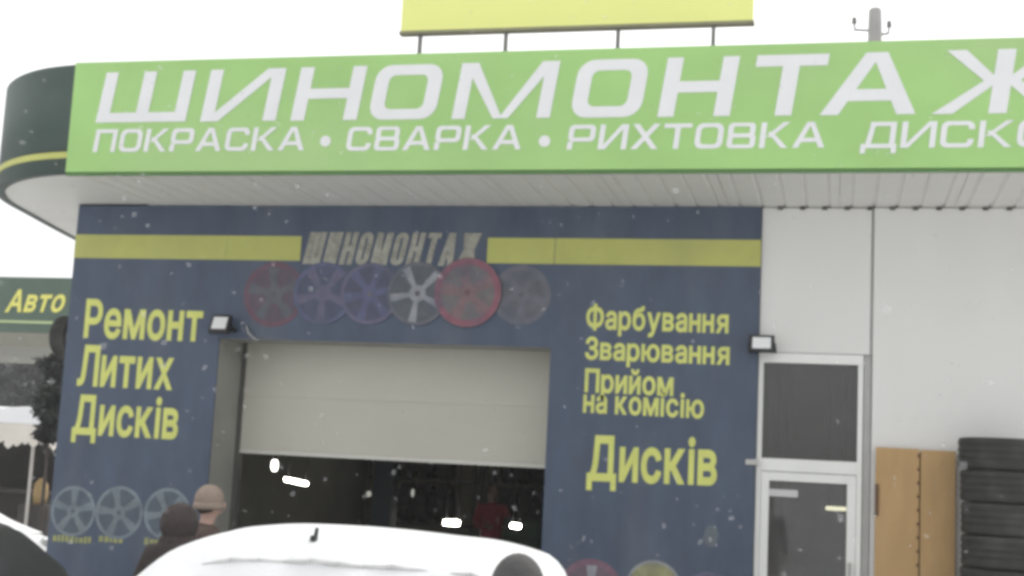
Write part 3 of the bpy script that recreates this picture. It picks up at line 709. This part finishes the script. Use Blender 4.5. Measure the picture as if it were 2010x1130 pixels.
    if hat and hatkind == 'beanie':
        bm = bmesh.new(); ellipsoid(bm, hc+Vector((0, .012, .03))*k, (.094*k, .114*k, .118*k), 24, 10, v0=-.24); hh = obj('knit_hat', bm, hat, root, True)
        hh.rotation_euler = (0, 0, 0); sm = hh.modifiers.new('t', 'SOLIDIFY'); sm.thickness = .012; sm.offset = -1
        bm = bmesh.new(); rg = lathe(bm, [(.094, -.012), (.102, -.012), (.104, .012), (.101, .04), (.093, .04)], 24)
        bmesh.ops.transform(bm, matrix=Matrix.Translation(hc+Vector((0, .012, -.03))*k) @ Matrix.Diagonal((k, k*1.16, k, 1)), verts=bm.verts); obj('cuff', bm, hat, hh, True)
    if hat and hatkind == 'hood':
        bm = bmesh.new(); ellipsoid(bm, hc+Vector((0, .03, .005))*k, (.122*k, .15*k, .15*k), 24, 14)
        for f in [f for f in bm.faces if (f.calc_center_median()-hc).y < -.055*k and abs(f.calc_center_median().x) < .085*k and abs((f.calc_center_median()-hc).z) < .11*k]: bm.faces.remove(f)
        hh = obj('hood', bm, hat, root, True); sm = hh.modifiers.new('t', 'SOLIDIFY'); sm.thickness = .014; sm.offset = -1
        tx = bpy.data.textures.new('fur', 'CLOUDS'); tx.noise_scale = .07; sb_ = hh.modifiers.new('u', 'SUBSURF'); sb_.levels = sb_.render_levels = 2; dm = hh.modifiers.new('d', 'DISPLACE'); dm.texture = tx; dm.strength = .02; dm.texture_coords = 'LOCAL'
    return root
def cloth(n, c, sc_=14): return mat(n, c, .9, .2, sc_, .3)
def stand(px, py_top, dist, H_guess=None):       # pixel of the head top + camera distance -> foot point and height
    d = ray(px, py_top); d = d/ d.dot(_fw); q = EYE+d*dist; return (q.x, q.y, 0), q.z
l, h = stand(1019, 1086, 4.35); print('cap person', l, h)
person(l, YAW*-1+pi, h-.03, 'person in a dark grey knitted hat standing in front of the white car', cloth('charcoal_jacket', (.05, .05, .055)), cloth('black_trousers', (.02, .02, .022)), cloth('dark_grey_knit', (.07, .068, .068), 30))
l, h = stand(413, 951, 9.9); print('beige', l, h)
person(l, radians(128), h-.03, 'person in a beige knitted hat at the left edge of the gate', cloth('brown_jacket', (.10, .07, .06)), cloth('grey_trousers', (.04, .04, .045)), cloth('beige_knit', (.33, .262, .215), 60))
l, h = stand(345, 992, 8.5); print('hood', l, h)
person(l, radians(165), h-.01, 'person in a dark brown hooded jacket in front of the pale wheel pictures', cloth('dark_brown_jacket', (.05, .04, .038)), cloth('black_trousers', (.02, .02, .022)), cloth('dark_brown_jacket', (.055, .045, .043)), 'hood', lean=.10, bulky=True)
c = P(968, 965, 6.0); print('red', c)
person((c.x, c.y, .03), radians(25), 1.66, 'person in a red jacket inside the workshop', cloth('red_jacket', (.55, .07, .10)), cloth('grey_trousers', (.04, .04, .045)), None, arms='front', hair=(.10, .085, .075))

# ------------------------------------------------------------------ cars
def cat_interp(pts, x):
    if x <= pts[0][0]: return pts[0][1]
    for i in range(len(pts)-1):
        if x <= pts[i+1][0]:
            t = (x-pts[i][0])/(pts[i+1][0]-pts[i][0]); p1, p2 = pts[i][1], pts[i+1][1]
            p0 = pts[max(0, i-1)][1]; p3 = pts[min(len(pts)-1, i+2)][1]
            m1 = (p2-p0)/2 if i > 0 else p2-p1; m2 = (p3-p1)/2 if i+2 < len(pts) else p2-p1
            return (2*t**3-3*t*t+1)*p1+(t**3-2*t*t+t)*m1*.8+(-2*t**3+3*t*t)*p2+(t**3-t*t)*m2*.8
    return pts[-1][1]
def car(loc, rz, label, paint, H=1.55, snow_roof=.05, snow_hood=True, snow_glass=True, antenna=None, group=None, length=4.3, rails=False, gm_=None):
    gm_ = gm_ or CARGLASS
    root = empty('parked_car', loc, rz, label=label, cat='car', group=group)
    s = length/4.3; belt = .94*H/1.55; xw, xr = 1.12*s, -1.98*s
    roof = [(xr, belt+.02), (xr+.16*s, belt+.30*H/1.55), (xr+.42*s, H-.115), (-1.2*s, H-.045), (-.6*s, H-.008), (-.1*s, H), (.25*s, H-.03), (.5*s, H-.12), (.78*s, belt+.27*H/1.55), (xw, belt+.02)]
    def S(x, th, o=0.0):
        z1 = cat_interp(roof, x); n = 3.2; c, q = cos(th), sin(th)
        y = .80*(1 if c >= 0 else -1)*abs(c)**(2/n); hh = abs(q)**(2/n); y *= 1-.20*hh*min(1, (z1-belt)/.55)
        z = belt+(z1-belt)*hh
        return Vector((x, y, z))
    def SN(x, th, o):
        e = 1e-3; p = S(x, th); n = (S(x, th+e)-S(x, th-e)).cross(S(x+e, th)-S(x-e, th))
        n = n.normalized() if n.length > 1e-12 else Vector((0, 0, 1))
        if n.dot(p-Vector((p.x*.6, 0, .7))) < 0: n = -n
        return p+n*o
    def patch(bm, xs, ths, of, mi=0):
        g = [[bm.verts.new(SN(x, t, of(x, t) if callable(of) else of)) for t in ths] for x in xs]
        for i in range(len(xs)-1):
            for j in range(len(ths)-1): bm.faces.new((g[i][j], g[i+1][j], g[i+1][j+1], g[i][j+1])).material_index = mi
    lin = lambda a, b, n: [a+(b-a)*i/(n-1) for i in range(n)]
    # lower body
    bm = bmesh.new(); top = [(-2.15*s, .70), (-2.05*s, .92), (-1.9*s, belt+.01), (0, belt+.02), (1.05*s, belt+.01), (1.7*s, .86), (2.05*s, .74), (2.15*s, .55)]
    wid = [(-2.15*s, .72), (-2.0*s, .84), (-1.4*s, .89), (1.4*s, .89), (1.95*s, .80), (2.15*s, .62)]
    rows = []
    for x in lin(-2.15*s, 2.15*s, 30):
        zt = cat_interp(top, x); wd = cat_interp(wid, x); zb = .30+.12*max(0, abs(x)/s-1.85)
        hp = [(0, zb), (wd*.9, zb), (wd*.985, zb+.1), (wd, .58), (wd*.975, zt-.09), (wd*.93, zt-.02), (wd*.8, zt), (wd*.4, zt+.012), (0, zt+.016)]
        pts = hp+[(-y, z) for y, z in hp[-2:0:-1]]; rows.append([bm.verts.new((x, y, z)) for y, z in pts])
    for i in range(len(rows)-1):
        n = len(rows[i])
        for j in range(n): bm.faces.new((rows[i][j], rows[i][(j+1) % n], rows[i+1][(j+1) % n], rows[i+1][j]))
    bm.faces.new(rows[0]); bm.faces.new(rows[-1][::-1]); bmesh.ops.recalc_face_normals(bm, faces=bm.faces)
    body = obj('body', bm, paint, root, True)
    bm = bmesh.new(); patch(bm, lin(xr+.01, xw-.01, 46), lin(.0, pi, 40), 0); cabin = obj('cabin', bm, paint, root, True)
    bm = bmesh.new(); patch(bm, lin(.42*s, 1.02*s, 12), lin(.38*pi*.55, pi-.38*pi*.55, 16), .006); obj('windshield', bm, gm_, cabin, True)
    bm = bmesh.new(); patch(bm, lin(xr+.06, xr+.36*s, 8), lin(.24*pi, .76*pi, 16), .006); obj('rear_window', bm, gm_, cabin, True)
    for sd in (0, 1):
        for x0, x1 in ((-.42*s, .52*s), (-1.3*s, -.52*s)):
            bm = bmesh.new(); ths = lin(.012, .125, 6); ths = [t*pi if sd == 0 else pi-t*pi for t in ths]
            patch(bm, lin(x0, x1, 10), ths, .006); obj('side_window', bm, gm_, cabin, True)
    for x in (-1.35*s, 1.38*s):
        for y in (-.80, .80):
            bm = bmesh.new(); prof = [(.19, -.09), (.29, -.105), (.325, -.08), (.33, 0), (.325, .08), (.29, .105), (.19, .09)]
            lathe(bm, prof, 28, 'Y'); wh = obj('wheel', bm, RUB, root, True, at=(x, y, .33))
            bm = bmesh.new(); lathe(bm, [(.02, 0), (.19, 0)], 20, 'Y', close=False); sgn_ = 1 if y > 0 else -1
            for q in range(5):
                a = 2*pi*q/5; tube(bm, (.03*cos(a), sgn_*.07, .03*sin(a)), (.185*cos(a), sgn_*.085, .185*sin(a)), .028, .022, 6)
            lathe(bm, [(.195, -.08), (.195, .08), (.18, .08), (.18, -.08)], 28, 'Y'); obj('rim', bm, mat('alloy', (.4, .4, .41), .4, .1, 6, metal=.6), wh)
            bm = bmesh.new(); n = 16
            for i in range(n):      # dark wheel arch lip
                a0, a1 = pi*i/n, pi*(i+1)/n; tube(bm, (x+.38*cos(a0), (1 if y > 0 else -1)*.885, .33+.38*sin(a0)), (x+.38*cos(a1), (1 if y > 0 else -1)*.885, .33+.38*sin(a1)), .022, seg=6)
            obj('wheel_arch', bm, BLACK, body)
    for y in (-.62, .62):
        bm = bmesh.new(); ellipsoid(bm, (2.06*s, y, .66), (.07, .15, .075), 12, 8); obj('headlight', bm, mat('headlight', (.6, .62, .63), .15, .05), body, True)
        bm = bmesh.new(); ellipsoid(bm, (-2.08*s, y*1.08, .80), (.06, .11, .12), 12, 8); obj('tail_light', bm, mat('tail_light', (.3, .02, .02), .2, .05), body, True)
        bm = bmesh.new(); ellipsoid(bm, (.80*s, y/abs(y)*.94, belt+.06), (.055, .10, .075), 12, 8); obj('mirror', bm, paint, cabin, True)
        for xd in (.05*s, -.85*s):
            bm = bmesh.new(); bx(bm, xd-.09, xd+.09, (.872 if y > 0 else -.90), (.90 if y > 0 else -.872), belt-.15, belt-.12); obj('door_handle', bm, paint, body, bevel=.006)
    for xx, zz in ((2.13*s, .45), (-2.13*s, .47)):
        bm = bmesh.new(); bx(bm, xx-.05, xx+.05, -.6, .6, zz-.09, zz+.09); obj('bumper', bm, BLACK, body, bevel=.03)
        bm = bmesh.new(); bx(bm, xx+(.052 if xx > 0 else -.058), xx+(.058 if xx > 0 else -.052), -.26, .26, zz-.055, zz+.055); obj('number_plate', bm, PVC, body)
    rnd = random.Random(int(abs(loc[0])*100))
    if snow_roof:
        x0, x1 = xr+.30*s, (.95*s if snow_glass else .38*s); t0, t1 = .085*pi, .915*pi
        from mathutils import noise
        def of(x, t):
            e = min(1, (x-x0)/.12, (x1-x)/.12, (t-t0)/.12, (t1-t)/.12); e = max(0, e)**.5
            return -.004+e*(snow_roof*(.75+.6*noise.noise(Vector((x*2.2, t*2.2, 3.1)))*.8)+.012)
        bm = bmesh.new(); patch(bm, lin(x0, x1, 60), lin(t0, t1, 50), of); obj('snow_cover', bm, SNOW, cabin, True)
    if snow_hood:
        bm = bmesh.new(); rows = []
        for x in lin(1.15*s, 1.98*s, 14):
            zt = cat_interp(top, x); rows.append([bm.verts.new((x, y, zt+.012+.035*max(0, 1-abs(y/.72)**4)*min(1, (1.98*s-x)/.12+.05))) for y in lin(-.72, .72, 14)])
        for i in range(13):
            for jj in range(13): bm.faces.new((rows[i][jj], rows[i+1][jj], rows[i+1][jj+1], rows[i][jj+1]))
        obj('hood_snow', bm, SNOW, body, True)
    if rails:
        for th in (.225*pi, .775*pi):
            bm = bmesh.new(); pts = [SN(x, th, .046+.012*sin(i*2.1) if .06 < i/12 < .94 else .005) for i, x in enumerate(lin(-1.25*s, .46*s, 13))]
            for a, b in zip(pts, pts[1:]): tube(bm, a, b, .012, seg=8)
            obj('roof_rail', bm, mat('rail_grey', (.52, .52, .52), .5, .3), cabin, True)
    if antenna:
        bm = bmesh.new(); ax, at_ = antenna; p = SN(ax, at_, .0); tube(bm, p, p+Vector((-.015, 0, .115)), .014, .010, 8); tube(bm, p-Vector((0, 0, .01)), p+Vector((0, 0, .075)), .022, .018, 8); obj('antenna', bm, BLACK, cabin, True)
    return root
WPAINT = mat('white_car_paint', (.80, .81, .82), .25, .02, 2)
DPAINT = mat('dark_car_paint', (.03, .033, .034), .6, .1, 2, spec=.2)
# the white car before the gate: side-on, nose to the left
heading = math.atan2(-_r0.y, -_r0.x)
q = EYE+(ray(560, 1034)/ray(560, 1034).dot(_fw))*7.2
car((q.x, q.y, 0), heading, 'snow covered white car parked in front of the half open gate', WPAINT, H=1.575, antenna=(-.22, .315*pi), length=3.98, rails=True)
hd2 = math.atan2(-_r0.y, -_r0.x); q = EYE+(ray(-52, 1022)/ray(-52, 1022).dot(_fw))*8.0+Vector((cos(hd2), sin(hd2), 0))*1.47
car((q.x, q.y, 0), hd2, 'dark parked car at the lower left corner of the picture', DPAINT, H=1.59, gm_=mat('tinted_car_glass', (.03, .033, .035), .45, .2, 3, spec=.15), snow_roof=0, snow_hood=False)
car((-12.3, 2.6, 0), radians(8), 'snowy white car behind the dark car beside the blue wall', WPAINT, H=1.85, length=4.7)

# ------------------------------------------------------------------ left background: station canopy, tent, trees
YS = 22.0
zt = P(60, 544, YS).z; zb2 = P(60, 683, YS).z; xr_ = P(300, 600, YS).x; xl_ = P(-420, 600, YS).x
stn = empty('station_canopy', ((xl_+xr_)/2, YS, 0), label='dark green station canopy with yellow slanted letters beyond the blue wall', cat='canopy')
bm = bmesh.new(); bx(bm, xl_, xr_, YS, YS+.15, P(60, 652, YS).z, zt); fa = under(obj('fascia', bm, mat('station_green', (.06, .105, .075), .5, .1)), stn)
bm = bmesh.new(); bx(bm, xl_, xr_, YS+.02, YS+8, zb2+.05, P(60, 652, YS).z-.004); under(obj('soffit_band', bm, mat('olive_grey_band', (.20, .20, .16), .6, .1)), stn)
bm = bmesh.new(); bx(bm, xl_, xr_, YS+.152, YS+8, P(60, 652, YS).z, zt-.1); under(obj('deck', bm, DKGREEN), stn)
z = P(60, 632, YS).z; bm = bmesh.new(); bx(bm, xl_, xr_, YS-.03, YS-.003, z-.04, z+.04); under(obj('yellow_line', bm, mat('pale_green_line', (.40, .50, .26), .6, .1)), stn)
aw = P(10, 611, YS); bw = P(130, 611, YS)
LETS = mat('station_letters', (.72, .70, .16), .5, .08)
before = set(C.objects)
print_word(fa, 'Авто', aw.x, bw.x-.12, aw.z, bw.z, P(10, 571, YS).z-aw.z, YS-.02, LETS, off=.03, shear=.25)
for o in set(C.objects)-before: o.matrix_parent_inverse = fa.matrix_world.inverted() if False else Matrix.Identity(4)
for xx in (xl_+1.0, xr_-.5):
    for yy in (YS+1.5, YS+6.5):
        bm = bmesh.new(); bx(bm, xx-.2, xx+.2, yy-.2, yy+.2, 0, zb2+.05); under(obj('column', bm, CONC, bevel=.02), stn)

# market tent
YT = 8.5
tl = P(-60, 805, YT); tr = P(97, 812, YT)
zt1 = P(40, 806, YT).z; zv = P(40, 832, YT).z; zv2 = P(40, 880, YT).z
tent = empty('market_tent', ((tl.x+tr.x)/2, YT+1, 0), label='snow topped white tent with hanging valance left of the blue wall', cat='tent')
TW = mat('tent_fabric', (.66, .62, .56), .8, .08, 2.5, .1)
x0, x1, y0, y1 = tr.x-3.0, tr.x, YT, YT+2.4
bm = bmesh.new(); bx(bm, x0-.03, x1+.03, y0-.03, y1+.03, zv+.002, zt1); bmesh.ops.subdivide_edges(bm, edges=bm.edges[:], cuts=5, use_grid_fill=True)
for v in bm.verts: v.co.z += (.05*sin(v.co.x*3.1+1)*cos(v.co.y*2.3)+.04) if v.co.z > zt1-.01 else 0
under(obj('roof', bm, SNOW, bevel=.05), tent)
def valance(p, q):
    bm = bmesh.new(); n = 18; p = Vector(p); q = Vector(q)
    for k in range(n):
        a = p+(q-p)*(k/n); b = p+(q-p)*((k+1)/n); m_ = (a+b)/2; d = Vector((0, 0, -(zv-zv2)*random.uniform(.8, 1.05)))
        v = [bm.verts.new(a), bm.verts.new(b), bm.verts.new(b+d*.86), bm.verts.new(m_+d), bm.verts.new(a+d*.86)]; bm.faces.new(v)
    o = under(obj('valance', bm, TW), tent); sd = o.modifiers.new('t', 'SOLIDIFY'); sd.thickness = .01
valance((x0, y0-.01, zv), (x1, y0-.01, zv)); valance((x1+.01, y0, zv), (x1+.01, y1, zv)); valance((x0-.01, y0, zv), (x0-.01, y1, zv))
for xx, yy in ((P(58, 950, YT+.05).x, y0+.05), (x0+.05, y0+.05), (x1-.05, y1-.05), (x0+.05, y1-.05)):
    bm = bmesh.new(); tube(bm, (xx, yy, 0), (xx, yy, zv-.01), .03, seg=8); under(obj('pole', bm, mat('pale_pole', (.45, .43, .4), .6, .1)), tent)
# dark goods under the tent
c = P(20, 940, YT+1.2)
cr_ = empty('market_counter', (c.x, YT+1.3, 0), label='dark draped counter under the white tent', cat='counter')
bm = bmesh.new(); bx(bm, -1.6, .9, -.4, .6, 0, 1.0); obj('base', bm, mat('dark_drape', (.03, .028, .025), .9, .3, 4, .3), cr_, bevel=.03)
bm = bmesh.new(); bx(bm, -1.65, .95, -.45, .65, 1.002, 1.05); obj('counter_top', bm, mat('dark_wood', (.06, .05, .04), .8, .3, 4), cr_)
bm = bmesh.new(); bx(bm, -1.6, .9, .8, .9, 0, 2.0); obj('back_sheet', bm, mat('dark_drape', (.03, .028, .025)), cr_)
c = P(78, 985, YT+.4); bm = bmesh.new()
lathe(bm, [(.02, 0), (.11, 0), (.13, .18), (.12, .36), (.05, .46), (.02, .47)], 14, close=False); o = obj('sack', bm, mat('ochre_sack', (.34, .24, .11), .9, .2, 8, .4), None, True); o.location = (c.x, YT+.4, .85)
tag(o, 'small ochre sack standing beside the tent pole', 'sack')
bm = bmesh.new(); bx(bm, -.3, .3, -.25, .25, 0, .85); o = obj('crate', bm, mat('dark_crate', (.05, .045, .04), .9, .3), None, bevel=.02); o.location = (c.x, YT+.45, 0); tag(o, 'dark crate under the ochre sack', 'crate')

BARK = mat('dark_bark', (.06, .05, .045), .9, .3, 6, .3); LEAF = mat('dark_needles', (.045, .05, .045), .8, .5, 1.2)
def tree(x, y, H, W, label, seed, n=1500, group=None, base=.12, col=False):
    rnd = random.Random(seed); root = empty('evergreen_tree', (x, y, 0), rnd.uniform(0, 6), label=label, cat='tree', group=group)
    bm = bmesh.new(); tube(bm, (0, 0, 0), (.03*H*.1, 0, H*.9), H*.03 if not col else .035, H*.006, 8)
    limbs = []
    for i in range(26):
        h = H*(base+(.97-base)*i/26); a = rnd.uniform(0, 2*pi); r = W*rnd.uniform(.5, 1) if col else W*(1-h/H)*rnd.uniform(.6, 1)+.1; e = Vector((r*cos(a), r*sin(a), h-.06*r)); limbs.append((Vector((0, 0, h)), e)); tube(bm, (0, 0, h), e, .02*H*.25, .006, 5)
    obj('trunk', bm, BARK, root)
    bm = bmesh.new()
    for k in range(n):
        a, b = rnd.choice(limbs); t = rnd.uniform(.15, 1.08); p = a+(b-a)*t+Vector((rnd.gauss(0, 1), rnd.gauss(0, 1), rnd.gauss(0, .7)))*max(W*.10, .05)
        s = H*rnd.uniform(.012, .03); d = Vector((rnd.gauss(0, 1), rnd.gauss(0, 1), rnd.gauss(-.3, .6))).normalized(); o = d.orthogonal().normalized()
        v = [bm.verts.new(p+d*s*1.5), bm.verts.new(p+o*s*.5), bm.verts.new(p-d*s), bm.verts.new(p-o*s*.5)]; bm.faces.new(v)
    obj('crown', bm, LEAF, root)
YTr = 48
tl_ = [(-40, 706, 48, 'at the picture edge beyond the tent'), (12, 700, 50, 'tallest and second from the picture edge'), (48, 706, 46, 'between the tallest tree and the bushy one'), (82, 703, 49, 'bushy and nearest the blue wall'), (130, 710, 47, 'hidden mostly behind the blue wall')]
for i, (px, py, yy, dsc) in enumerate(tl_):
    q = P(px, py, yy); tree(q.x, yy, q.z, 2.6, 'dark evergreen tree under the station canopy, '+dsc, 20+i, 4500, 'dark trees far behind the tent')
q = P(112, 690, 6.5); tree(q.x, 6.5, q.z, .16, 'slim dark evergreen close to the left end of the blue wall', 40, 5000, base=.6, col=True)

# ------------------------------------------------------------------ utility pole behind the roof
YU = 12.0
q = P(1718, 15, YU)
up_ = empty('utility_pole', (q.x, YU, 0), label='grey concrete utility pole with insulators rising behind the canopy', cat='pole')
bm = bmesh.new(); lathe(bm, [(.0, q.z), (.09, q.z-.015), (.115, q.z-.06), (.125, q.z-.5), (.17, 0), (0, 0)], 16, close=False); obj('shaft', bm, CONC, up_, True)
for sx, py, L_ in ((-1, 57, .36), (1, 66, .24)):
    zc = P(1718, py, YU).z; bm = bmesh.new(); tube(bm, (0, 0, zc-.03), (sx*L_, 0, zc+.0), .022, seg=8); tube(bm, (sx*L_, 0, zc-.01), (sx*(L_+.01), 0, zc+.14), .016, seg=8); ar = obj('arm', bm, STEEL, up_)
    bm = bmesh.new(); lathe(bm, [(0, 0), (.045, 0), (.05, .03), (.03, .05), (.045, .07), (.035, .11), (0, .13)], 12, close=False); ins = obj('insulator', bm, STEEL, ar, True); ins.location = (sx*(L_+.01), 0, zc+.12)

# ------------------------------------------------------------------ falling snow
bm = bmesh.new(); rnd = random.Random(3)
for k in range(1500):
    y = rnd.uniform(-8.6, -1.8); x = rnd.uniform(-8.5, 2.5); z = rnd.uniform(.3, 6.0); r = rnd.uniform(.007, .019)
    c = Vector((x, y, z)); ax = Vector((rnd.gauss(0, 1), rnd.gauss(0, 1), rnd.gauss(0, 1))).normalized(); o1 = ax.orthogonal().normalized(); o2 = ax.cross(o1)
    vv = [bm.verts.new(c+d*r) for d in (o1, o2, -o1, -o2)]; t = bm.verts.new(c+ax*r*.7); b = bm.verts.new(c-ax*r*.7)
    for i in range(4): bm.faces.new((vv[i], vv[(i+1) % 4], t)); bm.faces.new((vv[(i+1) % 4], vv[i], b))
tag(obj('falling_snow', bm, mat('snowflake', (.8, .8, .82), .8, 0, 1, alpha=.075)), 'sparse small snowflakes drifting in the air before the building', 'snow', kind='stuff')

# ------------------------------------------------------------------ snowy air
bm = bmesh.new(); bx(bm, -70, 45, -30, 75, -1, 9.5)
hz = obj('haze', bm, []); tag(hz, 'thin white snowy air', 'haze', kind='stuff')
hm = bpy.data.materials.new('haze'); hm.use_nodes = True; hm.node_tree.nodes.clear()
ho = hm.node_tree.nodes.new('ShaderNodeOutputMaterial'); pv = hm.node_tree.nodes.new('ShaderNodeVolumePrincipled')
pv.inputs['Color'].default_value = (.95, .96, .97, 1); pv.inputs['Density'].default_value = .0018; hm.node_tree.links.new(pv.outputs[0], ho.inputs['Volume'])
hz.data.materials.append(hm)
